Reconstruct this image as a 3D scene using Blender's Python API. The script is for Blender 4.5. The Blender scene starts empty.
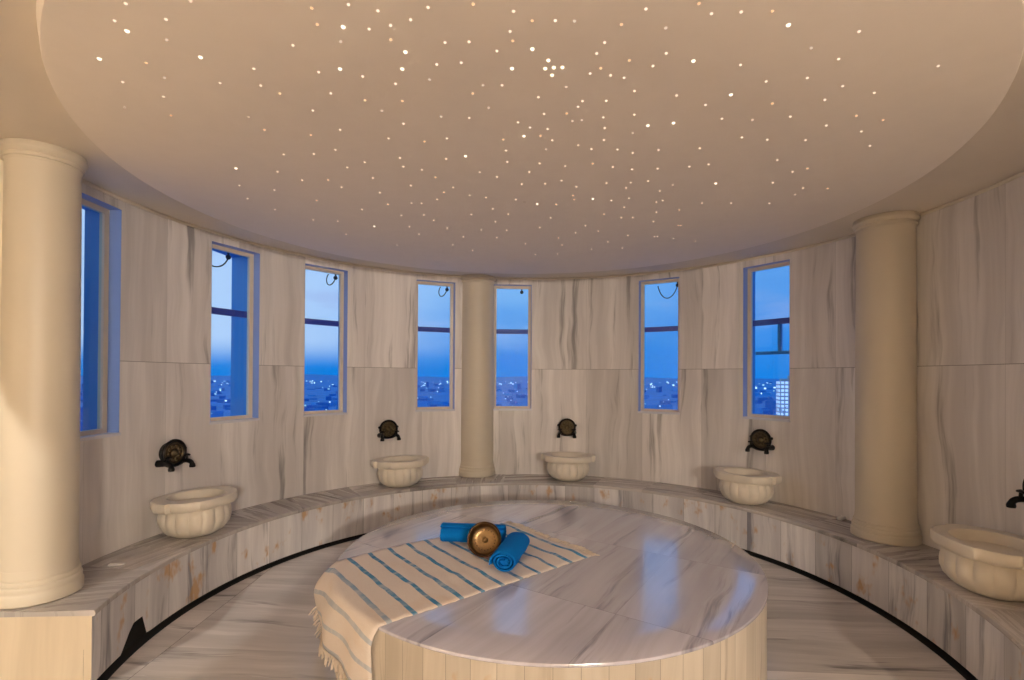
import bpy, bmesh, math, random
from mathutils import Vector, Matrix
random.seed(7)
S = bpy.context.scene
COL = S.collection
PI = math.pi
R_ = math.radians
CX, CY = 0.1225, 3.038            # centre of the round hall
RW = 2.6476                       # radius of the marble wall
RB = 2.227                       # front edge of the bench
HB = 0.384                      # bench height
HC = 2.628                        # ceiling height
HJ = 1.5854                       # joint between the two courses of slabs
A0, A1 = -101.5, 126.0           # the round wall's ends (degrees)


def pol(a, r, z=0.0):
    a = R_(a)
    return Vector((CX + r * math.sin(a), CY + r * math.cos(a), z))


# ------------------------------------------------------------------ materials
class NT:
    def __init__(s, m):
        m.use_nodes = True
        s.t = m.node_tree
        s.t.nodes.clear()

    def n(s, kind, **kw):
        o = s.t.nodes.new(kind)
        for k, v in kw.items():
            setattr(o, k, v)
        return o

    def l(s, a, b):
        s.t.links.new(a, b)

    def math(s, op, a, b=None, c=None):
        o = s.n('ShaderNodeMath', operation=op)
        for i, v in enumerate((a, b, c)):
            if v is None:
                continue
            if isinstance(v, (int, float)):
                o.inputs[i].default_value = v
            else:
                s.l(v, o.inputs[i])
        return o.outputs[0]

    def mix(s, f, a, b):
        o = s.n('ShaderNodeMix', data_type='RGBA')
        for i, v in ((0, f), (6, a), (7, b)):
            if isinstance(v, (int, float)):
                o.inputs[i].default_value = v
            elif isinstance(v, tuple):
                o.inputs[i].default_value = (*v, 1)
            else:
                s.l(v, o.inputs[i])
        return o.outputs[2]

    def ramp(s, f, lo, hi):
        o = s.n('ShaderNodeMapRange', interpolation_type='SMOOTHSTEP')
        s.l(f, o.inputs[0])
        o.inputs[1].default_value = lo
        o.inputs[2].default_value = hi
        return o.outputs[0]

    def noise(s, v, scale, detail=4, rough=.55, dist=0.0):
        o = s.n('ShaderNodeTexNoise')
        s.l(v, o.inputs['Vector'])
        o.inputs['Scale'].default_value = scale
        o.inputs['Detail'].default_value = detail
        o.inputs['Roughness'].default_value = rough
        o.inputs['Distortion'].default_value = dist
        return o.outputs['Fac']

    def xyz(s, x, y, z):
        o = s.n('ShaderNodeCombineXYZ')
        for i, v in enumerate((x, y, z)):
            if isinstance(v, (int, float)):
                o.inputs[i].default_value = v
            else:
                s.l(v, o.inputs[i])
        return o.outputs[0]


def principled(nt, color, rough=.5, metal=0.0, spec=.5, bump=None, bump_s=.1):
    p = nt.n('ShaderNodeBsdfPrincipled')
    if isinstance(color, tuple):
        p.inputs['Base Color'].default_value = (*color, 1)
    else:
        nt.l(color, p.inputs['Base Color'])
    if isinstance(rough, (int, float)):
        p.inputs['Roughness'].default_value = rough
    else:
        nt.l(rough, p.inputs['Roughness'])
    p.inputs['Metallic'].default_value = metal
    p.inputs['Specular IOR Level'].default_value = spec
    if bump is not None:
        b = nt.n('ShaderNodeBump')
        b.inputs['Strength'].default_value = bump_s
        b.inputs['Distance'].default_value = .01
        nt.l(bump, b.inputs['Height'])
        nt.l(b.outputs[0], p.inputs['Normal'])
    o = nt.n('ShaderNodeOutputMaterial')
    nt.l(p.outputs[0], o.inputs[0])
    return p


def plain(name, color, rough=.5, metal=0.0, spec=.5, grain=0.0, gscale=20, bump_s=0.0):
    m = bpy.data.materials.new(name)
    nt = NT(m)
    tc = nt.n('ShaderNodeTexCoord').outputs['Object']
    f = nt.noise(tc, gscale, 4)
    dark = tuple(c * (1 - grain) for c in color)
    lite = tuple(min(1, c * (1 + grain)) for c in color)
    principled(nt, nt.mix(f, dark, lite), rough, metal, spec, f if bump_s else None, bump_s)
    return m


def marble(name, base, vein, dark, panel, off=(0, 0), su=5.0, sv=.35, rough=.3, spec=.5, joint=.0022, stain=None, vein_amt=1.0, jcol=None, dark_lo=.60, vary=.12, jv=1.0, coat=0.0):
    """Streaky marble; UV u runs across the veins and v along them, both in metres."""
    m = bpy.data.materials.new(name)
    nt = NT(m)
    uv = nt.n('ShaderNodeUVMap').outputs[0]
    sp = nt.n('ShaderNodeSeparateXYZ')
    nt.l(uv, sp.inputs[0])
    u, v = sp.outputs[0], sp.outputs[1]
    pu = nt.math('DIVIDE', nt.math('SUBTRACT', u, off[0]), panel[0])
    pv = nt.math('DIVIDE', nt.math('SUBTRACT', v, off[1]), panel[1])
    iu, iv = nt.math('FLOOR', pu), nt.math('FLOOR', pv)
    wn = nt.n('ShaderNodeTexWhiteNoise', noise_dimensions='2D')
    nt.l(nt.xyz(nt.math('ADD', iu, .5), nt.math('ADD', iv, .5), 0), wn.inputs['Vector'])
    rnd = wn.outputs['Value']
    rz = nt.math('MULTIPLY', rnd, 37.0)
    wob = nt.math('MULTIPLY', nt.math('SUBTRACT', nt.noise(nt.xyz(u, nt.math('MULTIPLY', v, .8), rz), 1.6, 2), .5), .16)
    uu = nt.math('ADD', u, wob)
    c1 = nt.xyz(nt.math('MULTIPLY', uu, su), nt.math('MULTIPLY', v, sv), rz)
    c2 = nt.xyz(nt.math('MULTIPLY', uu, su * 3.2), nt.math('MULTIPLY', v, sv * 1.1), nt.math('ADD', rz, 9.0))
    c3 = nt.xyz(nt.math('MULTIPLY', uu, su * 1.7), nt.math('MULTIPLY', v, sv * 1.6), nt.math('ADD', rz, 21.0))
    broad = nt.ramp(nt.noise(c1, 1.0, 4, .6), .34, .68)
    fine = nt.ramp(nt.noise(c2, 1.0, 5, .65), .35, .72)
    drk = nt.ramp(nt.noise(c3, 1.0, 5, .62), dark_lo, dark_lo + .17)
    col = nt.mix(nt.math('MULTIPLY', broad, .75 * vein_amt), base, vein)
    col = nt.mix(nt.math('MULTIPLY', fine, .38 * vein_amt), col, vein)
    col = nt.mix(nt.math('MULTIPLY', drk, .8 * vein_amt), col, dark)
    # slabs of one quarry differ a little
    tone = nt.math('ADD', 1.0 - vary, nt.math('MULTIPLY', rnd, 2 * vary))
    hsv = nt.n('ShaderNodeHueSaturation')
    nt.l(col, hsv.inputs['Color'])
    nt.l(tone, hsv.inputs['Value'])
    col = hsv.outputs[0]
    if stain:
        scol, lo, ss = stain
        sf = nt.ramp(nt.noise(nt.xyz(nt.math('MULTIPLY', u, 2.6), nt.math('MULTIPLY', v, 1.5), 3.3), ss, 3, .6), lo, lo + .13)
        col = nt.mix(nt.math('MULTIPLY', sf, .75), col, scol)
    if joint:
        fu = nt.math('MULTIPLY', nt.math('MINIMUM', nt.math('FRACT', pu), nt.math('SUBTRACT', 1.0, nt.math('FRACT', pu))), panel[0])
        fv = nt.math('MULTIPLY', nt.math('MINIMUM', nt.math('FRACT', pv), nt.math('SUBTRACT', 1.0, nt.math('FRACT', pv))), panel[1])
        jf = nt.math('MAXIMUM', nt.math('MULTIPLY', nt.math('LESS_THAN', fu, joint * .7), jv), nt.math('LESS_THAN', fv, joint))
        col = nt.mix(nt.math('MULTIPLY', jf, .65), col, jcol or tuple(c * .45 for c in dark))
    rf = nt.math('ADD', rough, nt.math('MULTIPLY', fine, .06))
    p = principled(nt, col, rf, 0, spec)
    if coat:
        p.inputs['Coat Weight'].default_value = coat
        p.inputs['Coat Roughness'].default_value = .14
        p.inputs['Coat IOR'].default_value = 1.85
    return m


def emit(name, color, strength, sampled=True):
    m = bpy.data.materials.new(name)
    nt = NT(m)
    e = nt.n('ShaderNodeEmission')
    e.inputs[0].default_value = (*color, 1)
    e.inputs[1].default_value = strength
    o = nt.n('ShaderNodeOutputMaterial')
    nt.l(e.outputs[0], o.inputs[0])
    if not sampled:
        m.cycles.emission_sampling = 'NONE'
    return m


def glass_mat():
    m = bpy.data.materials.new('window_glass')
    nt = NT(m)
    tr = nt.n('ShaderNodeBsdfTransparent')
    tr.inputs[0].default_value = (.80, .93, 1, 1)
    gl = nt.n('ShaderNodeBsdfGlossy')
    gl.inputs['Roughness'].default_value = .01
    lw = nt.n('ShaderNodeLayerWeight')
    lw.inputs[0].default_value = .5
    fr = nt.math('ADD', .03, nt.math('MULTIPLY', .9, nt.math('POWER', lw.outputs['Facing'], 4.0)))
    mx = nt.n('ShaderNodeMixShader')
    nt.l(fr, mx.inputs[0])
    nt.l(tr.outputs[0], mx.inputs[1])
    nt.l(gl.outputs[0], mx.inputs[2])
    o = nt.n('ShaderNodeOutputMaterial')
    nt.l(mx.outputs[0], o.inputs[0])
    return m


M = {}
M['wall'] = marble('wall_marble', (.84, .81, .80), (.55, .52, .515), (.18, .17, .175), (.62, 1.2014), (.05, HJ - 1.2014), 5.0, .30, .33, jv=.35, dark_lo=.55)
M['bench_front'] = marble('bench_front_marble', (.80, .78, .77), (.50, .48, .50), (.15, .15, .18), (.30, 2.0), (.1, -.5), 6.5, .5, .30,
                          stain=((.52, .27, .07), .575, 3.0), vary=.18, dark_lo=.54)
M['bench_top'] = marble('bench_top_marble', (.60, .56, .54), (.34, .315, .305), (.10, .095, .095), (5.0, 5.0), (-2, -2), 4.5, .6, .25, joint=0, dark_lo=.56)
M['slab_top'] = marble('slab_top_marble', (.69, .68, .80), (.46, .45, .55), (.15, .15, .21), (.55, .85), (.12, .3), 6.0, .45, .16, spec=.9, joint=.0012, dark_lo=.55, vary=.07, coat=1.0, jv=.5)  # grey-bluish marble, with blue window light worked into its base colour
M['slab_side'] = marble('slab_side_marble', (.66, .60, .52), (.52, .46, .38), (.30, .25, .19), (.105, 3.0), (0, -1), 9.0, .5, .3, joint=.0016,
                        stain=((.55, .30, .08), .66, 3.0))
M['floor'] = marble('floor_marble', (.78, .735, .71), (.47, .44, .425), (.13, .12, .125), (.42, 1.5), (.12, -.4), 6.0, .5, .22, joint=.0018, dark_lo=.56, jv=.4)
M['end_face'] = marble('end_face_marble', (.62, .53, .40), (.50, .42, .31), (.38, .31, .22), (5, 5), (-2, -2), 7.0, .4, .35, joint=0, dark_lo=.62)
M['plaster'] = plain('ceiling_plaster', (.78, .71, .62), .85, grain=.03, gscale=6)
M['disc'] = plain('star_panel_paint', (.90, .83, .76), .8, grain=.03, gscale=9)
M['cream'] = plain('cream_paint', (.62, .56, .455), .42, grain=.03, gscale=5)
M['antewall'] = plain('warm_plaster', (.80, .73, .60), .8, grain=.04, gscale=4)
M['kurna'] = plain('carved_marble', (.74, .68, .58), .35, grain=.10, gscale=9)
M['black'] = plain('drain_black', (.008, .007, .006), .8, grain=.2)
M['iron'] = plain('blackened_bronze', (.007, .006, .006), .4, .6, grain=.4, gscale=40)
M['rosette'] = plain('worn_brass', (.10, .078, .045), .42, .85, grain=.45, gscale=60)
M['frame'] = plain('cream_window_frame', (.70, .62, .50), .4, grain=.03)
M['reveal'] = plain('sky_tinted_reveal', (.24, .36, .72), .35, grain=.03)  # blue sky light on the pale reveal is painted into its colour
M['sill'] = plain('sill_marble', (.66, .67, .74), .3, grain=.06)
M['facade'] = plain('sky_tinted_facade', (.03, .25, .62), .4, .0, grain=.05)  # light grey jambs; the blue cast of the sky is put into the colour
M['transom'] = plain('sky_tinted_metal', (.08, .075, .40), .45, grain=.1)  # dark grey bar coloured as the blue sky lights it
M['cable'] = plain('dark_cable', (.01, .012, .02), .5)
M['glass'] = glass_mat()
M['blue_towel'] = plain('blue_terry', (.002, .17, .60), .95, spec=.1, grain=.18, gscale=160, bump_s=.35)
M['copper'] = plain('hammered_copper', (.27, .175, .085), .34, .95, grain=.35, gscale=45)
M['copper_rim'] = plain('copper_rim', (.07, .035, .02), .3, .95, grain=.3, gscale=30)
M['soap'] = plain('white_soap', (.85, .83, .80), .5)
M['bead'] = plain('pale_bead', (.72, .66, .58), .5)
M['lamp_metal'] = plain('lamp_bronze', (.12, .09, .06), .4, .8)

# ------------------------------------------------------------------ mesh helpers


def link(name, me, mat, parent=None, smooth=None):
    o = bpy.data.objects.new(name, me)
    COL.objects.link(o)
    if mat:
        for x in (mat if isinstance(mat, list) else [mat]):
            me.materials.append(x)
    if parent:
        o.parent = parent
    if smooth is not None:
        for p in me.polygons:
            p.use_smooth = True
        try:
            me.set_sharp_from_angle(angle=R_(smooth))
        except Exception:
            pass
    return o


def mesh(name, V, F, mat, parent=None, smooth=None, UV=None, fix=True):
    me = bpy.data.meshes.new(name)
    me.from_pydata([tuple(v) for v in V], [], F)
    if UV is not None:
        lay = me.uv_layers.new(name='UVMap')
        for p in me.polygons:
            for li in p.loop_indices:
                q = UV(p.index, me.loops[li].vertex_index) if callable(UV) else UV[me.loops[li].vertex_index]
                lay.data[li].uv = q
    if fix and UV is None:
        bm = bmesh.new()
        bm.from_mesh(me)
        bmesh.ops.remove_doubles(bm, verts=bm.verts, dist=1e-6)
        bmesh.ops.recalc_face_normals(bm, faces=bm.faces)
        bm.to_mesh(me)
        bm.free()
    me.update()
    return link(name, me, mat, parent, smooth)


class MB:
    def __init__(s):
        s.V, s.F = [], []

    def add(s, V, F):
        k = len(s.V)
        s.V += [Vector(v) for v in V]
        s.F += [tuple(i + k for i in f) for f in F]
        return s

    def box(s, c, d, rot=None):
        x, y, z = d[0] / 2, d[1] / 2, d[2] / 2
        V = [Vector(p) for p in ((-x, -y, -z), (x, -y, -z), (x, y, -z), (-x, y, -z), (-x, -y, z), (x, -y, z), (x, y, z), (-x, y, z))]
        if rot:
            V = [rot @ v for v in V]
        return s.add([v + Vector(c) for v in V], [(0, 3, 2, 1), (4, 5, 6, 7), (0, 1, 5, 4), (1, 2, 6, 5), (2, 3, 7, 6), (3, 0, 4, 7)])

    def lathe(s, prof, n=32, mat=None, f=None, cap=True):
        """prof: (r, z) pairs; spun about local z."""
        V, F = [], []
        for i, (r, z) in enumerate(prof):
            for k in range(n):
                a = 2 * PI * k / n
                rr = r * (f(a, i) if f else 1)
                V.append(Vector((rr * math.cos(a), rr * math.sin(a), z)))
        for i in range(len(prof) - 1):
            for k in range(n):
                k2 = (k + 1) % n
                F.append((i * n + k, i * n + k2, (i + 1) * n + k2, (i + 1) * n + k))
        if cap:
            F.append(tuple(range(n - 1, -1, -1)))
            F.append(tuple(range((len(prof) - 1) * n, len(prof) * n)))
        if mat is not None:
            V = [mat @ v for v in V]
        return s.add(V, F)

    def tube(s, P, r, n=10):
        P = [Vector(p) for p in P]
        rs = r if isinstance(r, (list, tuple)) else [r] * len(P)
        V, F = [], []
        t0 = None
        for i, p in enumerate(P):
            t = (P[min(i + 1, len(P) - 1)] - P[max(i - 1, 0)]).normalized()
            if t0 is None:
                a = t.orthogonal().normalized()
            else:
                a = (a - t * a.dot(t)).normalized()
            t0 = t
            b = t.cross(a)
            for k in range(n):
                q = 2 * PI * k / n
                V.append(p + (a * math.cos(q) + b * math.sin(q)) * rs[i])
        for i in range(len(P) - 1):
            for k in range(n):
                k2 = (k + 1) % n
                F.append((i * n + k, i * n + k2, (i + 1) * n + k2, (i + 1) * n + k))
        F.append(tuple(range(n - 1, -1, -1)))
        F.append(tuple(range((len(P) - 1) * n, len(P) * n)))
        return s.add(V, F)

    def sphere(s, c, r, n=14, sc=(1, 1, 1)):
        prof = [(max(1e-4, r * math.sin(PI * i / n)), -r * math.cos(PI * i / n)) for i in range(n + 1)]
        mt = Matrix.Translation(Vector(c)) @ Matrix.Diagonal((*sc, 1))
        return s.lathe(prof, n * 2, mt)

    def build(s, name, mat, parent=None, smooth=35):
        return mesh(name, s.V, s.F, mat, parent, smooth)


def bezier(pts, n=16):
    pts = [Vector(p) for p in pts]
    out = []
    for i in range(n + 1):
        t = i / n
        q = pts[:]
        while len(q) > 1:
            q = [a.lerp(b, t) for a, b in zip(q, q[1:])]
        out.append(q[0])
    return out


def tag(o, label, cat, group=None, kind=None):
    o['label'] = label
    o['category'] = cat
    if group:
        o['group'] = group
    if kind:
        o['kind'] = kind
    return o


def empty(name, loc, rotz=0.0, rot=None):
    o = bpy.data.objects.new(name, None)
    o.empty_display_size = .1
    COL.objects.link(o)
    o.location = loc
    o.rotation_euler = rot or (0, 0, rotz)
    return o


def copy_tree(o, parent=None):
    c = o.copy()
    COL.objects.link(c)
    c.parent = parent
    for ch in list(o.children):
        copy_tree(ch, c)
    return c


# local frame on the round wall: +x to the right seen from inside, +y outward, z up
def wall_rot(a):
    return -R_(a)


# ------------------------------------------------------------------ setting
WIN = [(-92.0, 0), (-66.7, 1), (-47.9, 1), (-22.5, 1), (-3.6, 2), (31.7, 1), (54.9, 0)]
HW = .215
WZ0, WZ1 = 1.126, 2.546
HA = math.degrees(math.asin(HW / RW))


def build_round_wall():
    cuts = set()
    wins = [(a - HA, a + HA) for a, _ in WIN]
    for a, b in wins:
        cuts |= {round(a, 4), round(b, 4)}
    cuts |= {A0, A1}
    cs = sorted(cuts)
    A = []
    for p, q in zip(cs, cs[1:]):
        n = max(1, int((q - p) / 1.5))
        A += [p + (q - p) * i / n for i in range(n)]
    A.append(cs[-1])
    Z = [0, WZ0, HJ, WZ1, HC]
    V, UV = [], []
    for a in A:
        for z in Z:
            V.append(pol(a, RW, z))
            UV.append((R_(a) * RW, z))
    F = []
    m = len(Z)
    for i in range(len(A) - 1):
        mid = (A[i] + A[i + 1]) / 2
        hole = any(a < mid < b for a, b in wins)
        for j in range(m - 1):
            if hole and WZ0 <= Z[j] < WZ1:
                continue
            F.append((i * m + j, i * m + j + 1, (i + 1) * m + j + 1, (i + 1) * m + j))
    o = mesh('wall_back', V, F, M['wall'], None, 60, UV)
    tag(o, 'curved wall of grey veined marble slabs around the hall', 'wall', None, 'structure')


build_round_wall()
PL, PR = pol(A0, RW), pol(A1, RW)
YB = -8.6


def flat_wall(name, a, b, label):
    V = [(a[0], a[1], 0), (b[0], b[1], 0), (b[0], b[1], HC), (a[0], a[1], HC)]
    o = mesh(name, V, [(0, 1, 2, 3)], M['antewall'], None, None, fix=False)
    tag(o, label, 'wall', None, 'structure')


XL = -3.9
flat_wall('wall_left', (XL, YB), (XL, PL.y), 'plain warm plaster wall on the left of the entrance')
flat_wall('wall_return', (XL, PL.y), (PL.x, PL.y), 'short plaster return beside the large left column')
flat_wall('wall_right', (PR.x, PR.y), (PR.x, YB), 'plain warm plaster wall running back on the right side')
flat_wall('wall_front', (PR.x, YB), (XL, YB), 'plain warm plaster wall behind the viewer')
outline = [pol(A0 + (A1 - A0) * i / 120, RW + .002) for i in range(121)] + [Vector((PR.x, YB, 0)), Vector((XL, YB, 0)), Vector((XL, PL.y, 0))]
fl = mesh('floor', [(p.x, p.y, 0) for p in outline], [tuple(range(len(outline) - 1, -1, -1))], M['floor'], None, None,
          UV=[(p.y + .06 * p.x, p.x) for p in outline])
tag(fl, 'veined marble floor between bench and round slab', 'floor', None, 'structure')
ce = mesh('ceiling', [(p.x, p.y, HC) for p in outline], [tuple(range(len(outline)))], M['plaster'], None, None, fix=False)
tag(ce, 'pale plaster ceiling ring around the starry disc', 'ceiling', None, 'structure')
DC, DR, DZ = (.0443, 3.015), 2.13, 2.56
dm = MB()
dm.lathe([(DR + .006, HC - .001), (DR + .002, HC - .012), (DR, DZ + .014), (DR - .004, DZ + .004), (DR - .014, DZ), (DR * .66, DZ), (DR * .33, DZ), (.01, DZ)], 160,
         Matrix.Translation((DC[0], DC[1], 0)), cap=False)
dm.build('star_panel', M['disc'], ce, 30)
# thin bead where marble meets ceiling
V, F = [], []
N = 150
for i in range(N + 1):
    a = A0 + (A1 - A0) * i / N
    for r, z in ((RW, HC - .022), (RW - .010, HC - .020), (RW - .012, HC - .008), (RW - .004, HC)):
        V.append(pol(a, r, z))
for i in range(N):
    for j in range(3):
        F.append((i * 4 + j, i * 4 + j + 1, i * 4 + j + 5, i * 4 + j + 4))
tag(mesh('trim_1', V, F, M['bead'], None, 60), 'thin pale bead between marble wall and ceiling', 'trim', None, 'structure')

# ------------------------------------------------------------------ windows
WLAB = ['tall blue window beside the large left column, seen edge on',
        'tall window with a blue-lit pier outside, between the two left wall taps, nearer one',
        'tall window with hanging cable, third from the left column',
        'tall window with hanging cable just left of the middle column',
        'tall window just right of the middle column',
        'tall window with cable loop right of the middle basin',
        'tall window above the basin near the right column']
for i, (a, cab) in enumerate(WIN):
    w = empty('window_%d' % (i + 1), pol(a, RW * math.cos(R_(HA)), 0), wall_rot(a))
    tag(w, WLAB[i], 'window', None, 'structure')
    dout = .34 if i == 1 else (.22 if i in (0, 6) else .17)
    # reveal: a four-sided tunnel through the wall
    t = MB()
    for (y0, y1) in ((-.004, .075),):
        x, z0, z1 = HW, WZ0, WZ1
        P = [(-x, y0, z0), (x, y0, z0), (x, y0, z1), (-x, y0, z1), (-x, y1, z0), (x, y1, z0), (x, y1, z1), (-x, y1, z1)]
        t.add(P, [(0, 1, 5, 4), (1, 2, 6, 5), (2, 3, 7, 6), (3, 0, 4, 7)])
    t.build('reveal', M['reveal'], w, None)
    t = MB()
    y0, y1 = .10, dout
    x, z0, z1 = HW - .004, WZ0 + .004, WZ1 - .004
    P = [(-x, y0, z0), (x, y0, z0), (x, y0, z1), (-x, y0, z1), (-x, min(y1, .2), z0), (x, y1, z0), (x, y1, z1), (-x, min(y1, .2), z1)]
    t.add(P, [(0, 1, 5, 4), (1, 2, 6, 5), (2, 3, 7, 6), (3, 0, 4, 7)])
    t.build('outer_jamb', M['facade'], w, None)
    # cream inner frame of four mitred bars
    b = .030
    f = MB()
    X, Z0, Z1 = HW - .001, WZ0 + .001, WZ1 - .001
    out = [(-X, Z0), (X, Z0), (X, Z1), (-X, Z1)]
    inn = [(-X + b, Z0 + b), (X - b, Z0 + b), (X - b, Z1 - b), (-X + b, Z1 - b)]
    V = []
    for (px, pz) in out:
        V += [(px, .070, pz), (px, .108, pz)]
    for (px, pz) in inn:
        V += [(px, .076, pz), (px, .108, pz)]
    F = []
    for k in range(4):
        k2 = (k + 1) % 4
        o0, o1, p0, p1 = 2 * k, 2 * k2, 8 + 2 * k, 8 + 2 * k2
        F += [(o0, o1, p1, p0), (p0, p1, p1 + 1, p0 + 1), (o0 + 1, p0 + 1, p1 + 1, o1 + 1), (o0, o0 + 1, o1 + 1, o1)]
    f.add(V, F)
    f.build('frame', M['frame'], w, None)
    # marble sill ledge
    s = MB()
    s.box((0, .030, WZ0 - .004), (2 * HW + .012, .085, .018))
    s.build('sill', M['sill'], w, None)
    g = MB()
    g.box((0, .092, (WZ0 + WZ1) / 2), (2 * (HW - b) + .004, .004, WZ1 - WZ0 - 2 * b + .004))
    g.build('pane', M['glass'], w, None)
    if i != 0:
        q = MB()
        q.box((0, .155, 2.025), (2 * HW - .012, .04, .052))
        q.build('transom', M['transom'], w, None)
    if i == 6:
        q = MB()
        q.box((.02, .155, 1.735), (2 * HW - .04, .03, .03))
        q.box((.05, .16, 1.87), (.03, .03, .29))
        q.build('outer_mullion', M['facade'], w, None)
    if cab:
        kx = .155 if i in (2, 3) else (.165 if i == 5 else (.11 if i == 4 else .02))
        kz = WZ1 - .062
        k = MB()
        k.sphere((kx, .128, kz), .021, 8)
        k.box((kx, .128, kz + .022), (.012, .012, .03))
        kn = k.build('cable_socket', M['cable'], w)
        if cab == 1:
            lx = kx - (.085 if i in (2, 3) else .20)
            dz = .11 if i in (2, 3) else .14
            c = MB()
            if i == 5:
                c.tube(bezier([(kx, .128, kz), (kx - .05, .128, kz - dz * 1.25), (lx + .03, .128, kz - dz * 1.25), (lx - .01, .128, kz + .01)], 18), .0055, 6)
            else:
                c.tube(bezier([(kx, .128, kz), (kx - .035, .128, kz - dz), (lx - .03, .128, kz - dz * 1.1), (lx - .02, .128, kz - .01), (lx + .01, .128, kz + .025)], 18), .0055, 6)
            c.build('cable', M['cable'], kn)

# ------------------------------------------------------------------ bench
bench = empty('marble_bench', (CX, CY, 0))
tag(bench, 'low curved marble bench running along the whole round wall', 'bench')
BI0, BO0 = -107.7, -105.3         # ends of the front edge and of the wall edge on the left
NB = 240


def lerp(a, b, t):
    return a + (b - a) * t


def benchpt(t, r, z):
    k = (r - RB) / (RW - RB)
    a = lerp(lerp(BI0, BO0, max(0, k)), A1, t)
    p = pol(a, r, z)
    return p - Vector((CX, CY, 0))


def top_seg(t):
    return int((t * 233) // 12.5)


T = [i / NB for i in range(NB + 1)]
# top slab with a small lip and radial joints
prof = [(RB + .006, HB - .030), (RB - .010, HB - .028), (RB - .013, HB - .016), (RB - .010, HB - .003), (RB - .004, HB), (RB + .14, HB), (RB + .29, HB), (RW + .004, HB)]
V, F, fa = [], [], []
m = len(prof)
for t in T:
    for r, z in prof:
        V.append(benchpt(t, r, z))
for i in range(NB):
    for j in range(m - 1):
        F.append((i * m + j, (i + 1) * m + j, (i + 1) * m + j + 1, i * m + j + 1))
        fa.append(i)
# end faces of the slab
V.append(benchpt(0, RW + .004, HB - .03))
F.append(tuple(range(m)) + (len(V) - 1,))
fa.append(0)
rs = random.Random(5)
SEG = [(rs.random() < (.7 if k < 5 else .2), rs.random() * 9, rs.uniform(-.35, .35)) for k in range(40)]


def uv_top(fi, vi):
    v = V[vi]
    i = fa[fi]
    sg = SEG[top_seg(T[i]) % 40]
    a = math.atan2(v.x, v.y)
    arc, rr = a * 2.45, math.hypot(v.x, v.y)
    if sg[0]:
        u_, v_ = arc + sg[2] * rr, rr
    else:
        u_, v_ = rr + sg[2] * .5 * arc, arc
    return (u_ + sg[1], v_ + sg[1])


mesh('seat_slab', V, F, M['bench_top'], bench, 40, uv_top)
# front cladding
V, F, UV = [], [], []
ZF = [0, .5, 1]


def zbot(t):
    a = lerp(BI0, A1, t)
    d = a + 97.6                      # the chipped slab end near the left end of the bench
    if -3.2 < d < 2.6:
        return .028 + .115 * min(1, max(0, (d + 3.2) / 2.6)) * min(1, max(0, (2.6 - d) / 1.0))
    return .028


for t in T:
    zb = zbot(t)
    a = lerp(BI0, A1, t)
    for k in ZF:
        z = lerp(zb, HB - .029, k)
        V.append(benchpt(t, RB, z))
        UV.append((R_(a) * RB, z))
for i in range(NB):
    for j in range(2):
        F.append((i * 3 + j, (i + 1) * 3 + j, (i + 1) * 3 + j + 1, i * 3 + j + 1))
mesh('front_cladding', V, F, M['bench_front'], bench, 40, UV)
# end cladding (faces the entrance)
p0, p1 = benchpt(0, RB, 0), benchpt(0, RW, 0)
e = [p0 + Vector((0, -.0, 0)), p1]
V = [(e[0].x, e[0].y, 0), (e[1].x, e[1].y, 0), (e[1].x, e[1].y, HB - .026), (e[0].x, e[0].y, HB - .026)]
mesh('end_cladding', V, [(0, 1, 2, 3)], M['end_face'], bench, None, [(0, 0), (.45, 0), (.45, HB), (0, HB)])
V, F = [], []
for i in range(12):
    t = i / NB
    V += [benchpt(t, RW, 0), benchpt(t, RW, HB - .026)]
for i in range(11):
    F.append((2 * i, 2 * i + 2, 2 * i + 3, 2 * i + 1))
mesh('outer_cladding', V, F, M['end_face'], bench, None, [(i // 2 * .04, (i % 2) * HB) for i in range(24)])
# dark drain gap under the cladding
V, F = [], []
for t in T:
    V += [benchpt(t, RB + .035, .20), benchpt(t, RB + .035, .0015), benchpt(t, RB - .030, .0015)]
for i in range(NB):
    for j in range(2):
        F.append((i * 3 + j, (i + 1) * 3 + j, (i + 1) * 3 + j + 1, i * 3 + j + 1))
mesh('drain_gap', V, F, M['black'], bench, None)

# ------------------------------------------------------------------ columns


def column(a, r, rb, loc, label):
    c = empty('column', loc)
    tag(c, label, 'column', 'cream round columns along the bench', 'thing')
    h = HC - HB - .002
    s = MB()
    s.lathe([(rb - .008, 0), (rb, .006), (rb, .050), (rb - .004, .056), (lerp(rb, r, .28), .060), (lerp(rb, r, .22), .068), (lerp(rb, r, .22), .082), (lerp(rb, r, .32), .090),
             (lerp(rb, r, .55), .093), (lerp(rb, r, .50), .100), (lerp(rb, r, .50), .110), (lerp(rb, r, .6), .117), (lerp(rb, r, .80), .119), (lerp(rb, r, .78), .126),
             (lerp(rb, r, .82), .136), (r + .003, .142), (r + .001, .165)], 64)
    s.build('base_moulding', M['cream'], c, 50)
    s = MB()
    prof = []
    for i in range(13):
        t = i / 12
        prof.append((r * (1 - .035 * t * t), .16 + t * (h - .16 - .075)))
    s.lathe(prof, 64)
    s.build('shaft', M['cream'], c, 50)
    rt = r * .965
    s = MB()
    s.lathe([(rt, h - .085), (rt + .004, h - .072), (rt + .012, h - .070), (rt + .014, h - .062), (rt + .012, h - .054), (rt + .008, h - .050), (rt + .014, h - .042),
             (rt + .024, h - .034), (rt + .026, h - .026), (rt + .022, h - .018), (rt + .020, h)], 64)
    s.build('capital', M['cream'], c, 50)
    return c


column(-101.3, .150, .173, (-2.412, 2.530, HB), 'large cream column at the near left end of the bench')
column(-12.2, .196, .219, pol(-12.2, 2.71, HB), 'cream column in the middle of the back wall between two windows')
column(79.2, .177, .204, pol(79.2, 2.525, HB), 'cream column on the right part of the bench')

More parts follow.
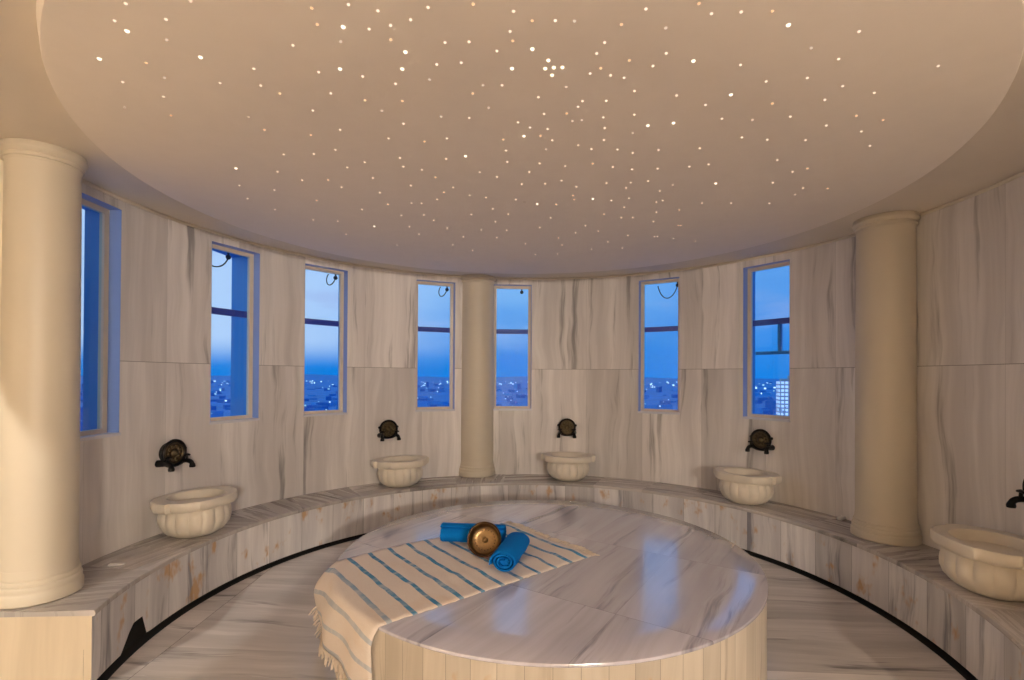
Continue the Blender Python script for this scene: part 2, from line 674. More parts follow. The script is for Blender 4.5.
# ------------------------------------------------------------------ round platform
SX, SY, SR, SH = .184, 3.04, 1.2125, .45
plat = empty('round_platform', (SX, SY, 0))
tag(plat, 'large round polished marble platform in the middle of the hall', 'platform')
prof = [(SR - .010, SH - .017), (SR - .003, SH - .016), (SR, SH - .013), (SR, SH - .006), (SR - .002, SH - .002), (SR - .006, SH)] + [(SR * k / 6, SH) for k in (5, 4, 3, 2, 1)] + [(.02, SH)]
n = 160
V, F = [], []
for r, z in prof:
    for k in range(n):
        a = 2 * PI * k / n
        V.append(Vector((r * math.cos(a), r * math.sin(a), z)))
for i in range(len(prof) - 1):
    for k in range(n):
        k2 = (k + 1) % n
        F.append((i * n + k, i * n + k2, (i + 1) * n + k2, (i + 1) * n + k))
F.append(tuple((len(prof) - 1) * n + k for k in range(n)))
va = R_(57)
UV = [(v.x * math.sin(va) - v.y * math.cos(va), v.x * math.cos(va) + v.y * math.sin(va)) for v in V]
mesh('top_slab', V, F, M['slab_top'], plat, 35, UV)
V, F, UV = [], [], []
for k in range(n + 1):
    a = 2 * PI * k / n
    for z in (0, SH - .0165):
        V.append(Vector(((SR - .007) * math.cos(a), (SR - .007) * math.sin(a), z)))
        UV.append((a * SR, z))
for k in range(n):
    F.append((2 * k, 2 * k + 2, 2 * k + 3, 2 * k + 1))
mesh('side_cladding', V, F, M['slab_side'], plat, 40, UV)

# ------------------------------------------------------------------ striped bath cloth


def cloth_mat():
    m = bpy.data.materials.new('striped_bath_cloth')
    nt = NT(m)
    uv = nt.n('ShaderNodeUVMap').outputs[0]
    sp = nt.n('ShaderNodeSeparateXYZ')
    nt.l(uv, sp.inputs[0])
    u, v = sp.outputs[0], sp.outputs[1]
    wob = nt.math('MULTIPLY', nt.math('SUBTRACT', nt.noise(uv, 9, 3), .5), .012)
    q = nt.math('DIVIDE', nt.math('ADD', nt.math('ADD', u, wob), -.035), .1215)
    fr = nt.math('FRACT', q)
    st = nt.math('LESS_THAN', fr, .20)
    patchy = nt.ramp(nt.noise(nt.xyz(nt.math('MULTIPLY', u, 6), nt.math('MULTIPLY', v, 16), 2.0), 1.0, 4), .28, .60)
    st = nt.math('MULTIPLY', st, nt.math('ADD', .45, nt.math('MULTIPLY', patchy, .5)))
    st = nt.math('MULTIPLY', st, nt.math('SUBTRACT', 1.0, nt.math('MULTIPLY', nt.ramp(u, 1.20, 1.32), .6)))
    weave = nt.noise(nt.xyz(nt.math('MULTIPLY', u, 260), nt.math('MULTIPLY', v, 40), 0), 1, 2)
    base = nt.mix(weave, (.78, .69, .63), (.88, .81, .75))
    warm = nt.ramp(nt.noise(nt.xyz(nt.math('MULTIPLY', u, 5), nt.math('MULTIPLY', v, 3), 8.0), 1, 3), .5, .75)
    base = nt.mix(nt.math('MULTIPLY', warm, .25), base, (.70, .44, .22))
    col = nt.mix(st, base, (.05, .28, .52))
    principled(nt, col, .95, 0, .1, weave, .12)
    return m


M['cloth'] = cloth_mat()
cloth = empty('striped_bath_cloth', (SX, SY, SH))
tag(cloth, 'cream bath cloth with blue stripes spread over the round platform edge', 'cloth')
B_ = Vector((-.068, 3.574))
WD, LDIR = Vector((.615, -.788)), Vector((-.774, -.633))
CW = .835


def wr(s, t):
    return .0035 * math.sin(9 * s + 5 * t) * math.sin(7 * t + 2) + .003 * math.sin(23 * s - 11 * t) * math.sin(3 * t + s * 4)


def rim_dist(t):
    """How far along the cloth the platform's rim is met, at width t."""
    o = B_ + WD * CW * t - Vector((SX, SY))
    b = o.dot(LDIR)
    return -b + math.sqrt(b * b - o.dot(o) + SR * SR)


NT_, NS_ = 30, 84
LT, LD = 1.22, .42
V, F, UV = [], [], []
for i in range(NS_ + 1):
    for j in range(NT_ + 1):
        t = j / NT_
        q = i / NS_ * (LT + LD)
        q0 = rim_dist(t)
        if q <= q0:
            p = B_ + WD * CW * t + LDIR * q
            z = SH + .0045 + abs(wr(q * 2.4, t)) * min(1, (q0 - q) / .08)
            # a few soft creases that run along the cloth
            z += .007 * max(0, math.sin(t * 9 + q * 1.8)) ** 6 * min(1, max(0, q0 - q) / .3)
            P = Vector((p.x, p.y, z))
        else:
            d = q - q0
            # the hanging flap flares at its far corner and tucks in at its near edge
            dr = .006 + .012 * min(1, d / .05) + (1 - t) ** 1.8 * .095 * math.sin(min(1, d / .20) * PI / 2) * (1 - .5 * max(0, (d - .15) / .25)) + .011 * math.sin(t * 15 + d * 6) * min(1, d / .12)
            e = B_ + WD * CW * t + LDIR * q0 - Vector((SX, SY))
            th = math.atan2(e.x, e.y) + .03 * min(1, d / .1) * t * t
            p = Vector((SX + (SR + dr) * math.sin(th), SY + (SR + dr) * math.cos(th)))
            P = Vector((p.x, p.y, SH + .003 - d * (.985 - .10 * (1 - t))))
        V.append(P - Vector((SX, SY, SH)))
        UV.append((q, t * CW))
for i in range(NS_):
    for j in range(NT_):
        a = i * (NT_ + 1) + j
        F.append((a, a + 1, a + NT_ + 2, a + NT_ + 1))
co = mesh('woven_sheet', V, F, M['cloth'], cloth, 60, UV)
sm = co.modifiers.new('thick', 'SOLIDIFY')
sm.thickness = .004
sm.offset = 1


def fringe(name, pts, dirs, drop, seed):
    r_ = random.Random(seed)
    f = MB()
    for p, d in zip(pts, dirs):
        for _ in range(2):
            L = r_.uniform(.028, .05)
            dv = (d + Vector((r_.uniform(-.5, .5), r_.uniform(-.5, .5), 0))).normalized()
            q = Vector(p) + Vector((r_.uniform(-.006, .006), r_.uniform(-.006, .006), 0))
            f.tube([q, q + dv * L * .5 + Vector((0, 0, .004 + drop * L * .5)), q + dv * L + Vector((0, 0, drop * L))], [.0034, .0042, .0028], 5)
    f.build(name, M['fringe'], cloth, 60)


M['fringe'] = plain('cream_cotton_fringe', (.70, .61, .52), .95, spec=.1, grain=.15, gscale=90)
ln = Vector((-LDIR.x, -LDIR.y, 0))
pts = [V[j].lerp(V[j + 1], k / 2) for j in range(NT_) for k in range(2)] + [V[NT_]]
fringe('fringe', pts, [ln] * len(pts), 0.0, 1)
base = NS_ * (NT_ + 1)
pts = [V[base + j].lerp(V[base + j + 1], k / 2) for j in range(NT_) for k in range(2)] + [V[base + NT_]]
fringe('fringe', pts, [Vector((0, 0, -1))] * len(pts), -.4, 2)
# side tassels on the flap's outer edge
pts = [V[(NS_ - k) * (NT_ + 1)] for k in range(0, 9)]
fringe('side_fringe', pts, [Vector((-.8, -.5, -.5))] * len(pts), -.3, 4)

# ------------------------------------------------------------------ rolled towels


def rolled(name, c, axis, L, rx, rz, turns, label, seed):
    """A towel rolled about its length: an outer skin and a spiral seen in its ends."""
    o = empty(name, c, math.atan2(axis[1], axis[0]))
    tag(o, label, 'towel', 'rolled blue towels on the platform')
    th = .009
    r_ = random.Random(seed)
    n = int(turns * 36)
    prof = []
    for i in range(n + 1):
        a = 2 * PI * turns * i / n
        k = .14 + .86 * i / n
        prof.append((a + .9, k))
    V, F = [], []
    xs = [-L / 2, -L / 2 + .006, -L / 4, 0, L / 4, L / 2 - .006, L / 2]
    for xi, x in enumerate(xs):
        for a, k in prof:
            pinch = .93 if xi in (0, len(xs) - 1) else 1.0
            kk = k * (1 + .02 * math.sin(3 * a + 5 * x * 7)) * (.985 + .015 * math.sin(x * 31 + seed))
            y, z = rx * kk * math.cos(a), rz * kk * math.sin(a)
            z = max(z, -rz * .93)
            dx = .010 * (1 - k) * (-1 if x > 0 else 1) if xi in (0, len(xs) - 1) else 0
            V.append(Vector((x + dx + (r_.uniform(-.0015, .0015) if xi in (0, len(xs) - 1) else 0), y, z * pinch + rz)))
    m_ = len(prof)
    for i in range(len(xs) - 1):
        for j in range(m_ - 1):
            F.append((i * m_ + j, i * m_ + j + 1, (i + 1) * m_ + j + 1, (i + 1) * m_ + j))
    b = mesh('rolled_body', V, F, M['blue_towel'], o, 50)
    s = b.modifiers.new('terry', 'SOLIDIFY')
    s.thickness = .0105
    s.offset = -1
    # soft core so the roll is not hollow
    k_ = MB()
    k_.lathe([(.30, -L / 2 + .016), (.30, L / 2 - .016)], 20, Matrix.Translation((0, 0, rz)) @ Matrix.Rotation(PI / 2, 4, 'Y') @ Matrix.Diagonal((rz, rx, 1, 1)))
    k_.build('inner_core', M['blue_towel'], o)
    # hem band along the last lap
    h = MB()
    a0 = prof[-1][0]
    for i in range(1):
        h.tube([(-L / 2 + .004, rx * math.cos(a0) * 1.0, rz + rz * math.sin(a0)), (L / 2 - .004, rx * math.cos(a0) * 1.0, rz + rz * math.sin(a0))], .0045, 6)
    h.build('hem', M['blue_towel'], o)
    return o


rolled('rolled_towel', (-.262, 3.10, SH + .008), (1, -.10), .40, .068, .064, 3.2, 'rolled blue towel lying behind the copper bowl', 2)
rolled('rolled_towel', (-.022, 2.80, SH + .008), (-.24, -1), .36, .080, .062, 3.4, 'rolled blue towel in front with its spiral end facing the viewer', 5)

# ------------------------------------------------------------------ copper bowl leaning on the rolls
bowl = empty('copper_bowl', (-.180, 2.895, SH + .104), 0, (R_(67), 0, R_(-3)))
tag(bowl, 'round copper bath bowl leaning on the rolled towels', 'bowl')
rb = .094
b = MB()
prof = [(.012, -.052), (.06, -.052), (.080, -.046), (.089, -.020), (rb, .004), (rb + .003, .008), (rb + .002, .011), (rb - .004, .010), (.086, -.008), (.080, -.032), (.074, -.041), (.040, -.044), (.015, -.044)]
b.lathe(prof, 48, cap=False)
b.build('bowl_body', M['copper'], bowl, 60)
b = MB()
b.lathe([(.0165, -.0445), (.0155, -.042), (.013, -.036), (.008, -.032), (.002, -.031)], 32)
b.build('centre_boss', M['copper'], bowl, 60)
b = MB()
rp = [Vector(((rb + .001) * math.cos(2 * PI * k / 48), (rb + .001) * math.sin(2 * PI * k / 48), .009)) for k in range(49)]
b.tube(rp, .0048, 8)
b.build('rim', M['copper_rim'], bowl, 60)
b = MB()
for k in range(20):
    a = 2 * PI * k / 20
    b.sphere((.058 * math.cos(a), .058 * math.sin(a), -.0425), .0035, 6)
b.build('bead_ring', M['copper_rim'], bowl, 60)

# ------------------------------------------------------------------ basins
RIM = [(.278, .052), (.278, -.046), (.248, -.052), (.246, -.070), (.238, -.105), (.205, -.150), (.168, -.176), (.160, -.196), (.120, -.212), (.060, -.222), (0, -.225)]
RIMB = [(.248, .060), (.246, .090), (.215, .140), (.170, .178), (.110, .200), (.050, .206), (0, .206)]


def make_basin():
    root = empty('carved_basin', (0, 0, 0))
    # fluted bowl
    s = MB()
    nl = 16
    prof = [(.105, 0), (.125, .004), (.168, .026), (.200, .060), (.216, .102), (.217, .135), (.209, .168), (.198, .186), (.194, .196), (.200, .204)]
    amp = [.0, .0, .030, .055, .065, .065, .055, .03, 0, 0]

    def flute(a, i):
        return 1 - amp[i] * (1 - abs(math.cos(nl * a / 2)) ** .7)
    s.lathe(prof, 192, None, flute)
    s.build('bowl', M['kurna'], root, 70)
    half = RIM + [(-x, y) for x, y in reversed(RIM[:-1])]
    back = [(-x, y) for x, y in RIMB] + [(x, y) for x, y in reversed(RIMB[:-1])]
    out = half + back
    inner = []
    for x, y in out:
        a = math.atan2(y, x)
        ri = .178
        inner.append((ri * math.cos(a), ri * .94 * math.sin(a) - .006))
    m_ = len(out)
    z0, z1 = .198, .262
    V, F = [], []
    rings = []

    def ring(P, z, k=1.0):
        st = len(V)
        for x, y in P:
            V.append(Vector((x * k, y * k, z)))
        rings.append(st)
    ring(out, z0, .955)
    ring(out, z0 + .010, .985)
    ring(out, z0 + .018, 1.0)
    ring(out, z1 - .006, 1.0)
    ring(out, z1, .985)
    ring(inner, z1, 1.0)
    ring(inner, z1 - .008, .97)
    ring(inner, .170, .93)
    ring(inner, .090, .74)
    ring(inner, .050, .35)
    for a, b_ in zip(rings, rings[1:]):
        for k in range(m_):
            k2 = (k + 1) % m_
            F.append((a + k, a + k2, b_ + k2, b_ + k))
    F.append(tuple(rings[-1] + k for k in range(m_)))
    F.append(tuple(rings[0] + k for k in reversed(range(m_))))
    mesh('rim', V, F, M['kurna'], root, 40)
    return root


BAS = [(-78.6, 'near left carved marble basin beside the large left column'),
       (-32.4, 'carved marble basin left of the middle column'),
       (10.6, 'carved marble basin right of the middle column'),
       (53.4, 'carved marble basin left of the right column'),
       (99.8, 'carved marble basin at the right edge, cut by the frame')]
b0 = make_basin()
for i, (a, lab) in enumerate(BAS):
    o = b0 if i == 0 else copy_tree(b0)
    o.location = pol(a, 2.425, HB + .001)
    o.rotation_euler = (0, 0, wall_rot(a))
    o.scale = (1.05, 1.0, 1.03)
    tag(o, lab, 'basin', 'carved marble basins on the bench')

# ------------------------------------------------------------------ wall taps


def make_tap():
    root = empty('wall_tap', (0, 0, 0))
    toroom = Matrix.Rotation(PI / 2, 4, 'X')        # local z of a lathe -> -y (into the room)
    s = MB()
    s.lathe([(.070, -.004), (.074, .010), (.080, .030), (.094, .044), (.099, .054), (.098, .064), (.092, .069), (.084, .066), (.080, .058), (.060, .055), (.030, .055)], 40, toroom)
    for k in range(2):                              # little scrolls at the sides
        a = R_(12 + 156 * k)
        s.sphere((.099 * math.cos(a), -.050, .099 * math.sin(a)), .013, 6, (1, .8, 1))
    s.build('backplate', M['iron'], root, 45)
    s = MB()
    s.lathe([(.078, .056), (.076, .062), (.070, .063), (.066, .058), (.030, .058), (.028, .066), (.022, .070), (.016, .076), (.006, .079)], 36, toroom)
    for k in range(10):
        a = 2 * PI * k / 10
        mt = Matrix.Translation((.048 * math.cos(a), -.058, .048 * math.sin(a)))
        s.sphere((.048 * math.cos(a), -.060, .048 * math.sin(a)), .013, 6, (1, .5, 1))
    s.build('rosette', M['rosette'], root, 45)
    for sx in (-1, 1):
        x = sx * .078
        s = MB()
        s.tube([(x, .006, -.066), (x, -.03, -.066), (x, -.06, -.066)], [.026, .022, .018], 14)
        s.tube(bezier([(x, -.05, -.066), (x, -.10, -.060), (x + sx * .010, -.125, -.066), (x + sx * .010, -.122, -.112)], 12), [.016] * 10 + [.019, .021, .019], 12)
        f = s.build('faucet', M['iron'], root, 45)
        s = MB()
        s.tube([(x, -.085, -.060), (x, -.085, -.030)], [.010, .008], 10)
        s.tube([(x - .024, -.085, -.026), (x, -.085, -.022), (x + .024, -.085, -.026)], [.007, .010, .007], 10)
        s.build('handle', M['iron'], f, 45)
    s = MB()
    s.tube(bezier([(-.078, -.055, -.066), (-.06, -.055, -.10), (.06, -.055, -.10), (.078, -.055, -.066)], 12), .010, 8)
    s.build('cross_pipe', M['iron'], root, 45)
    return root


TAPS = [(-79.0, 'black cast tap plate above the near left basin'),
        (-34.0, 'black cast tap plate above the basin left of the middle column'),
        (10.0, 'dark tap plate with brass rosette above the basin right of the middle column'),
        (54.5, 'black tap plate above the basin left of the right column'),
        (101.2, 'black tap spout at the right edge above the last basin')]
t0 = make_tap()
for i, (a, lab) in enumerate(TAPS):
    o = t0 if i == 0 else copy_tree(t0)
    o.location = pol(a, RW, .945 if a < 0 else .935)
    o.rotation_euler = (0, 0, wall_rot(a))
    tag(o, lab, 'tap', 'wall taps above the basins')

# ------------------------------------------------------------------ small things on the bench


def soap(loc, rz, d, label):
    bm = bmesh.new()
    bmesh.ops.create_cube(bm, size=1)
    for v in bm.verts:
        v.co = Vector((v.co.x * d[0], v.co.y * d[1], v.co.z * d[2] + d[2] / 2))
    bmesh.ops.bevel(bm, geom=bm.edges[:], offset=min(d) * .35, segments=3, affect='EDGES')
    me = bpy.data.meshes.new('soap_bar')
    bm.to_mesh(me)
    bm.free()
    o = link('soap_bar', me, M['soap'], None, 40)
    o.location = loc
    o.rotation_euler = (0, 0, rz)
    tag(o, label, 'soap', 'soap pieces on the bench')


soap((2.575, 3.94, HB + .001), .6, (.09, .045, .022), 'small white soap piece by the right column foot')
soap((-2.331, 2.92, HB + .001), .2, (.085, .03, .008), 'thin white soap sliver between left column and near left basin')

# ------------------------------------------------------------------ fibre-optic stars, placed on the ceiling disc
F_, PITCH, ROLL, CAMZ = 497.7, .0073, .0055, 1.5
PX, PY = 4.3, 32.9                # principal point off the frame's centre (shifted lens)
cp, sp_ = math.cos(PITCH), math.sin(PITCH)
FW, U0, R0 = Vector((0, cp, sp_)), Vector((0, -sp_, cp)), Vector((1, 0, 0))
RT = R0 * math.cos(ROLL) + U0 * math.sin(ROLL)
UP = -R0 * math.sin(ROLL) + U0 * math.cos(ROLL)


def on_disc(px, py):
    d = RT * ((px - 512 - PX) / F_) - UP * ((py - 340 - PY) / F_) + FW
    k = (DZ - CAMZ) / d.z
    return Vector((d.x * k, d.y * k, DZ))


STARS = """
30 0 5.12|490,17 433,105 497,158,B 696,98 822,3 700,203,f 355,300,B 595,321,o 873,292,B 688,397,f 475,419 973,424 684,494 484,549,f 722,590,o
200 0 5.12|572,40,o 760,22 911,54 601,124,o 733,137,B 866,148 976,129 977,202,o 721,212,f 476,231 276,351 311,437 608,368 717,352,B 833,390 409,478,o 670,477 578,565 845,512,o 931,567,f 1001,428 248,598,f
380 0 5.12|246,37 477,20,o 684,57 157,100 780,105,o 898,104 996,107,f 666,160 680,208,o 333,217 456,213 599,260 130,265,B 780,250,B 862,308,C 846,350,C 890,345,C 934,344,C 881,384,C 676,350,B 416,320 291,329 114,352,B 254,407,f 528,435,f 625,436 953,444,f 475,478,o 811,497 115,516,o 556,551,f 1014,545 840,582 956,580,o 985,619,f 313,596,f 457,603 707,625 120,633 768,652 858,660
560 0 5.12|440,45 712,17,o 776,69 928,60 315,124,o 542,142,f 229,217 188,273 356,308,o 544,272 476,337 683,311,B 925,331 209,348,o 154,376 259,385 328,398 382,465 597,488 875,484,B 745,536 237,515 222,600 381,586 450,642,B 581,629,B 829,607 985,613,f 229,654 115,517 112,614,f
740 0 5.12|166,56,o 248,127,B 610,160 365,245,f 505,301 1015,337 345,398 526,440 134,416 435,510 688,474 165,529,o 258,596 596,592,o 733,613,o 442,642
740 90 5.231|10,247 143,259 343,261 635,216 680,291 195,365 275,427 353,410,o 172,484 330,512 459,514,o 288,546,f 154,592
200 120 5.12|330,49,o 568,76,o 717,49 965,93 429,175 583,173 693,152 184,246,B 397,264 523,307 656,306,o 754,242 843,215 885,296 725,343 202,335 244,402 381,358 384,458 597,411,o 580,511 706,517 748,584 893,543,B 921,371 962,431,o 830,457 1009,640,f
380 120 4.535|202,97,o 304,83 91,171 106,211 300,176 388,163,B 190,225 252,260,o 140,297 452,236,f 531,257 577,189 572,138 559,88,o 653,72,B 728,71,o 781,91 753,132,f 899,114 724,196 840,208 677,235 643,290 749,288 823,274 332,305 290,327,o 259,359 407,341,f 481,351 616,360 713,380,B 891,302 876,342,o 881,360,o 799,382,o 189,377 143,376,f 97,432 199,430 244,454 134,483 177,517 305,489 378,529 330,565,f 420,591 459,498,f 524,461 512,402 582,426 414,428 530,533 575,499 659,561 704,610 725,487 774,443 809,534,o 826,566,o 805,607 887,511 78,567,f
560 120 4.535|203,36 199,90 330,58,f 143,131 261,133 330,148 447,135 634,127 148,197,o 240,212 327,223 443,220 587,211 674,200 211,285 321,283 300,307 400,276 511,294,f 453,321 706,287,B 149,357,B 233,364 313,354 291,395 437,371 466,364 437,417 541,407,o 424,460 644,376 776,376 200,426,o 278,442 330,442 115,479 174,503 537,478,o 548,478,o 308,523 217,552 282,580 143,585,f 428,528 442,528 515,537,f 615,548,f
"""
KINDS = {
    '': ('small warm white star light in the ceiling disc', 'small star lights in the ceiling', .0046, (1, .78, .58), 1.2),
    'B': ('large bright star light standing out among smaller ones in the ceiling', 'bright star lights in the ceiling', .0066, (1, .86, .64), 1.9),
    'C': ('bright star light in the tight cluster of five on the ceiling', 'cluster of five bright stars', .0064, (1, .84, .58), 1.9),
    'o': ('small amber orange star light in the ceiling disc', 'amber star lights in the ceiling', .0046, (1, .62, .33), 1.0),
    'f': ('faint dim star light in the ceiling disc', 'faint star lights in the ceiling', .0044, (1, .80, .62), .75),
}
proto = {}
done = []
for line in STARS.strip().splitlines():
    h, body = line.split('|')
    ox, oy, sc = [float(x) for x in h.split()]
    for it in body.split():
        q = it.split(',')
        px, py = ox + float(q[0]) / sc, oy + float(q[1]) / sc
        k = q[2] if len(q) > 2 else ''
        if any((px - a) ** 2 + (py - b_) ** 2 < 2.0 for a, b_ in done):
            continue
        done.append((px, py))
        lab, grp, r, colr, stg = KINDS[k]
        if k not in proto:
            s = MB()
            s.lathe([(r, .004), (r, -.001), (r * .92, -r * .35), (r * .7, -r * .62), (r * .38, -r * .78), (r * .05, -r * .82)], 12)
            o = s.build('star_light', emit('starlight_' + (k or 'white'), colr, stg), None, 60)
            proto[k] = o
        else:
            o = proto[k].copy()
            COL.objects.link(o)
        o.location = on_disc(px, py)
        tag(o, lab, 'star light', grp)

# ------------------------------------------------------------------ lamps at the entrance end (behind the viewer), white ones added


WHITE, WARM = (1, .86, .71), (1, .66, .34)


def globe_lamp(x, y, z, r, strength, color, side, label):
    """A globe on a bracket fixed to the wall on that side (unit vector towards the wall)."""
    o = empty('wall_lamp', (x, y, z))
    tag(o, label, 'lamp', 'globe lamps at the entrance end')
    s = MB()
    s.sphere((0, 0, 0), r, 14)
    s.build('globe', emit('lamp_globe', color, strength), o)
    d = Vector(side)
    s = MB()
    s.tube([d * .16 + Vector((0, 0, -r - .05)), d * .06 + Vector((0, 0, -r - .06)), (0, 0, -r - .04), (0, 0, -r + .01)], [.012, .012, .014, .03], 10)
    s.build('bracket', M['lamp_metal'], o)
    return o


globe_lamp(PR.x - .19, -5.4, 2.25, .17, 650, WHITE, (1, 0, 0), 'far added fill globe on the right side wall of the entrance')  # added fill lamp out of view, brightens the hall
globe_lamp(PR.x - .19, -4.2, 2.25, .14, 270, WHITE, (1, 0, 0), 'nearer added fill globe on the right side wall of the entrance')  # added fill lamp, lifts the left wall, floor and ceiling
globe_lamp(XL + .19, -.95, 1.75, .10, 46, WARM, (-1, 0, 0), 'globe wall lamp on the left side wall by the entrance')

# unseen ceiling spot added in the left aisle; the added beam beside it cuts its light off in a slanting line on the left column
dl = empty('added_downlight', (-3.21, -1.2, HC))
tag(dl, 'added white ceiling spot, unseen, that lights the left column', 'spotlight')
q = MB()
q.lathe([(.062, -.001), (.060, -.006), (.046, -.007), (.044, -.002)], 32)
q.build('trim_ring', M['bead'], dl)
q = MB()
q.lathe([(.043, -.0015), (.02, -.003), (.004, -.0035)], 24)
q.build('lens', emit('spot_lens', (1, .9, .74), 6), dl)
sl = bpy.data.lights.new('spot_beam', 'SPOT')
sl.energy, sl.color = 330, (1, .92, .80)
sl.spot_size, sl.spot_blend, sl.shadow_soft_size = R_(30), .5, .010
so = bpy.data.objects.new('spot_beam', sl)
COL.objects.link(so)
so.parent = dl
so.location = (0, 0, -.10)
so.rotation_euler = Vector((-2.4 + 3.21, 2.5 + 1.2, .95 - HC)).to_track_quat('-Z', 'Y').to_euler()
bm_ = MB()
bm_.box((-2.98, .55, (2.225 + HC - .003) / 2), (.06, 3.3, HC - .003 - 2.225))  # unseen beam added to cut off part of the spot light
tag(bm_.build('light_cut_beam', M['plaster'], None, None), 'unseen added beam that cuts off the light of the left ceiling spot', 'beam', None, 'structure')

# ------------------------------------------------------------------ outside: sky, ground and city at dusk
GZ = -45.0
gm = plain('city_ground', (.012, .22, .58), .9, grain=.45, gscale=.02)  # blue dusk light is put into the ground colour
g = MB()
ang = [(-130 + 260 * i / 80) for i in range(81)]
rows = [(60, GZ), (400, GZ), (1500, GZ + 2), (3500, GZ + 8), (6500, GZ + 38), (9000, GZ + 40)]
V, F = [], []
for a in ang:
    for r, z in rows:
        hz = z + (14 * math.sin(a * .21) + 9 * math.sin(a * .53 + 1)) * (r > 5000)
        V.append((r * math.sin(R_(a)), r * math.cos(R_(a)), hz))
for i in range(80):
    for j in range(5):
        F.append((i * 6 + j, i * 6 + j + 1, i * 6 + j + 7, i * 6 + j + 6))
tag(mesh('ground', V, F, gm, None, 60), 'blue dusky ground under the city outside the windows', 'ground', None, 'structure')

rc = random.Random(21)
V, F, MI = [], [], []


def bbox_(cx, cy, w, d, h, z0, rot):
    k = len(V)
    c, s = math.cos(rot), math.sin(rot)
    for z in (z0, z0 + h):
        for x, y in ((-w, -d), (w, -d), (w, d), (-w, d)):
            V.append((cx + (x * c - y * s) / 2, cy + (x * s + y * c) / 2, z))
    for f in ((4, 5, 6, 7), (0, 1, 5, 4), (1, 2, 6, 5), (2, 3, 7, 6), (3, 0, 4, 7)):
        F.append(tuple(k + q for q in f))
        MI.append(rc.choice((0, 0, 1)))


def light_(cx, cy, z, w, h, mi):
    n_ = Vector((-cx, -cy, 0)).normalized()
    t_ = Vector((-n_.y, n_.x, 0)) * w / 2
    p = Vector((cx, cy, z))
    k = len(V)
    for q in (p - t_, p + t_, p + t_ + Vector((0, 0, h)), p - t_ + Vector((0, 0, h))):
        V.append(tuple(q))
    F.append((k, k + 1, k + 2, k + 3))
    MI.append(mi)


for _ in range(2600):
    a = rc.uniform(-112, 82)
    r = 540 + 3400 * rc.random() ** 1.3
    w, d = rc.uniform(7, 20), rc.uniform(7, 20)
    h = rc.uniform(4, 11) if rc.random() < .93 else rc.uniform(11, 26)
    x, y = r * math.sin(R_(a)), r * math.cos(R_(a))
    bbox_(x, y, w, d, h, GZ - 1, rc.uniform(0, PI))
    nl = rc.choice((0, 0, 0, 1, 1))
    for _k in range(nl):
        rr = r - max(w, d) * .75
        s_ = r / 1000
        aa = a + rc.uniform(-.6, .6)
        light_(rr * math.sin(R_(aa)), rr * math.cos(R_(aa)), GZ + rc.uniform(3, max(6, h)), rc.uniform(1.2, 3.6) * s_, rc.uniform(1.0, 3.0) * s_, rc.choice((2, 2, 3)))
me = bpy.data.meshes.new('city_buildings')
me.from_pydata(V, [], F)
for mm in (plain('far_facade', (.010, .20, .56), .8), plain('far_facade_pale', (.04, .34, .72), .8), emit('street_light', (.75, .92, 1), 1.6, False), emit('lit_window', (.55, .85, 1), 1.0, False)):  # both facade tones carry the blue dusk light in their colour
    me.materials.append(mm)
for p, q in zip(me.polygons, MI):
    p.material_index = q
cb = bpy.data.objects.new('city_buildings', me)
COL.objects.link(cb)
tag(cb, 'blue blur of low city buildings and lights far below the windows', 'city', None, 'stuff')


def lit_tower_mat():
    m = bpy.data.materials.new('lit_tower_face')
    nt = NT(m)
    tc = nt.n('ShaderNodeTexCoord').outputs['Object']
    sp = nt.n('ShaderNodeSeparateXYZ')
    nt.l(tc, sp.inputs[0])
    fz = nt.math('LESS_THAN', nt.math('FRACT', nt.math('DIVIDE', sp.outputs[2], 3.2)), .62)
    fx = nt.math('LESS_THAN', nt.math('FRACT', nt.math('DIVIDE', nt.math('ADD', sp.outputs[0], sp.outputs[1]), 3.0)), .7)
    lit = nt.math('GREATER_THAN', nt.noise(tc, .22, 2), .38)
    f = nt.math('MULTIPLY', nt.math('MULTIPLY', fz, fx), lit)
    p = principled(nt, (.55, .58, .66), .6)
    nt.l(nt.mix(f, (0, 0, 0), (.72, .80, 1.0)), p.inputs['Emission Color'])
    p.inputs['Emission Strength'].default_value = .9
    return m


def tower(az, dist, w, h, label):
    x, y = dist * math.sin(R_(az)), dist * math.cos(R_(az))
    o = empty('tower_block', (x, y, GZ), R_(-az + 12))
    tag(o, label, 'tower block')
    s = MB()
    s.box((0, 0, h / 2), (w, w * .8, h))
    s.build('facade', lit_tower_mat(), o, None)
    s = MB()
    s.box((0, 0, h + 1.0), (w * .7, w * .5, 2.0))
    s.box((w * .1, 0, h + 3), (w * .2, w * .2, 3))
    s.build('roof_plant', plain('roof_plant', (.3, .36, .45), .8), o, None)


tower(28.6, 470, 15, 44, 'pale lit tower block seen through the window near the right column')

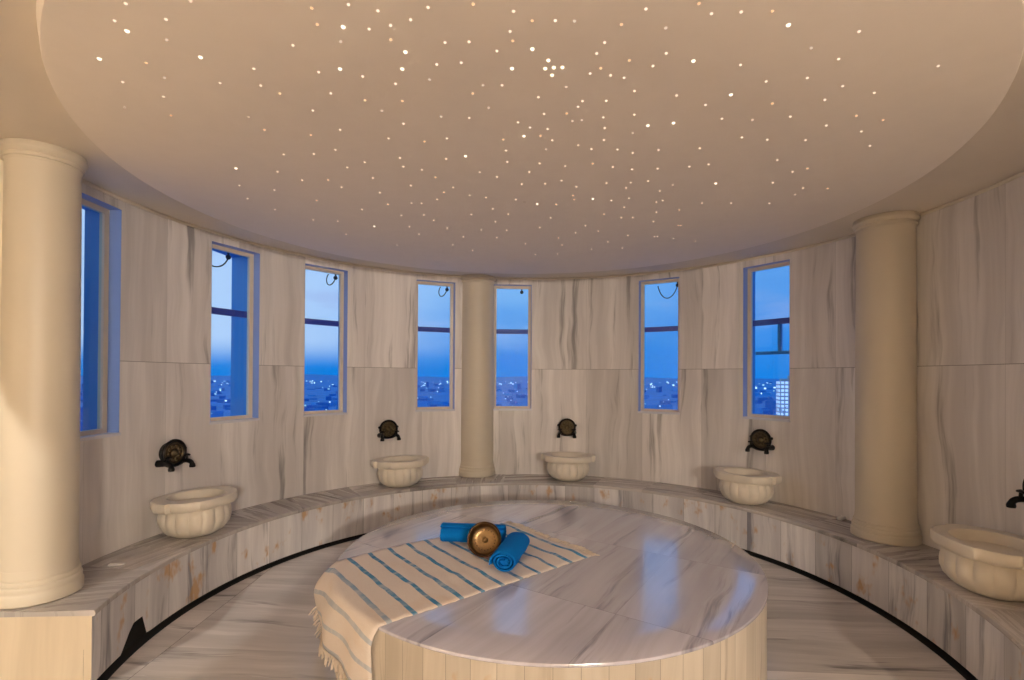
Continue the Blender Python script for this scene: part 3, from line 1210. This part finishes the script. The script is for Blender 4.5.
# world: dusk sky, whiter in the west (left), deep blue low down
W = bpy.data.worlds.new('dusk')
S.world = W
W.use_nodes = True
nt = NT(W)
tc = nt.n('ShaderNodeTexCoord').outputs['Generated']
sp = nt.n('ShaderNodeSeparateXYZ')
nt.l(tc, sp.inputs[0])
x, y, z = sp.outputs
cl = nt.noise(nt.xyz(nt.math('MULTIPLY', x, 2.2), nt.math('MULTIPLY', y, 2.2), nt.math('MULTIPLY', z, 9.0)), 1.7, 5, .55)
low = (.004, .25, .76)
col = nt.mix(nt.ramp(nt.math('ADD', z, nt.math('MULTIPLY', nt.math('SUBTRACT', cl, .5), .16)), .02, .19), low, (.33, .56, .92))
west = nt.ramp(nt.math('ADD', x, nt.math('MULTIPLY', y, -.10)), -.55, -.10)     # 0 in the west
col = nt.mix(nt.math('MULTIPLY', nt.math('SUBTRACT', 1.0, west), nt.ramp(z, .01, .07)), col, (.66, .74, .98))
east = nt.ramp(x, .10, .40)
col = nt.mix(nt.math('MULTIPLY', east, .55), col, (.03, .27, .78))
cloud = nt.ramp(cl, .50, .68)
col = nt.mix(nt.math('MULTIPLY', cloud, nt.math('MULTIPLY', nt.ramp(z, .04, .15), .45)), col, (.50, .50, .82))
bg = nt.n('ShaderNodeBackground')
nt.l(col, bg.inputs[0])
bg.inputs[1].default_value = 1.0
wo = nt.n('ShaderNodeOutputWorld')
nt.l(bg.outputs[0], wo.inputs[0])

# ------------------------------------------------------------------ camera and view
cd = bpy.data.cameras.new('camera')
cd.sensor_fit = 'HORIZONTAL'
cd.sensor_width = 36.0
cd.lens = F_ / 1024 * 36.0
cd.shift_x, cd.shift_y = -PX / 1024, PY / 1024
cd.clip_start, cd.clip_end = .05, 20000
cam = bpy.data.objects.new('camera', cd)
COL.objects.link(cam)
mw = Matrix((RT, UP, -FW)).transposed().to_4x4()
mw.translation = Vector((0, 0, CAMZ))
cam.matrix_world = mw
S.camera = cam
S.view_settings.view_transform = 'Standard'
S.view_settings.look = 'None'
S.view_settings.exposure = 0.05
S.view_settings.gamma = 1.0
S.view_settings.use_curve_mapping = False
S.cycles.max_bounces = 10
S.cycles.diffuse_bounces = 6
S.cycles.transparent_max_bounces = 16
S.cycles.use_denoising = True
S.cycles.sample_clamp_indirect = 6.0
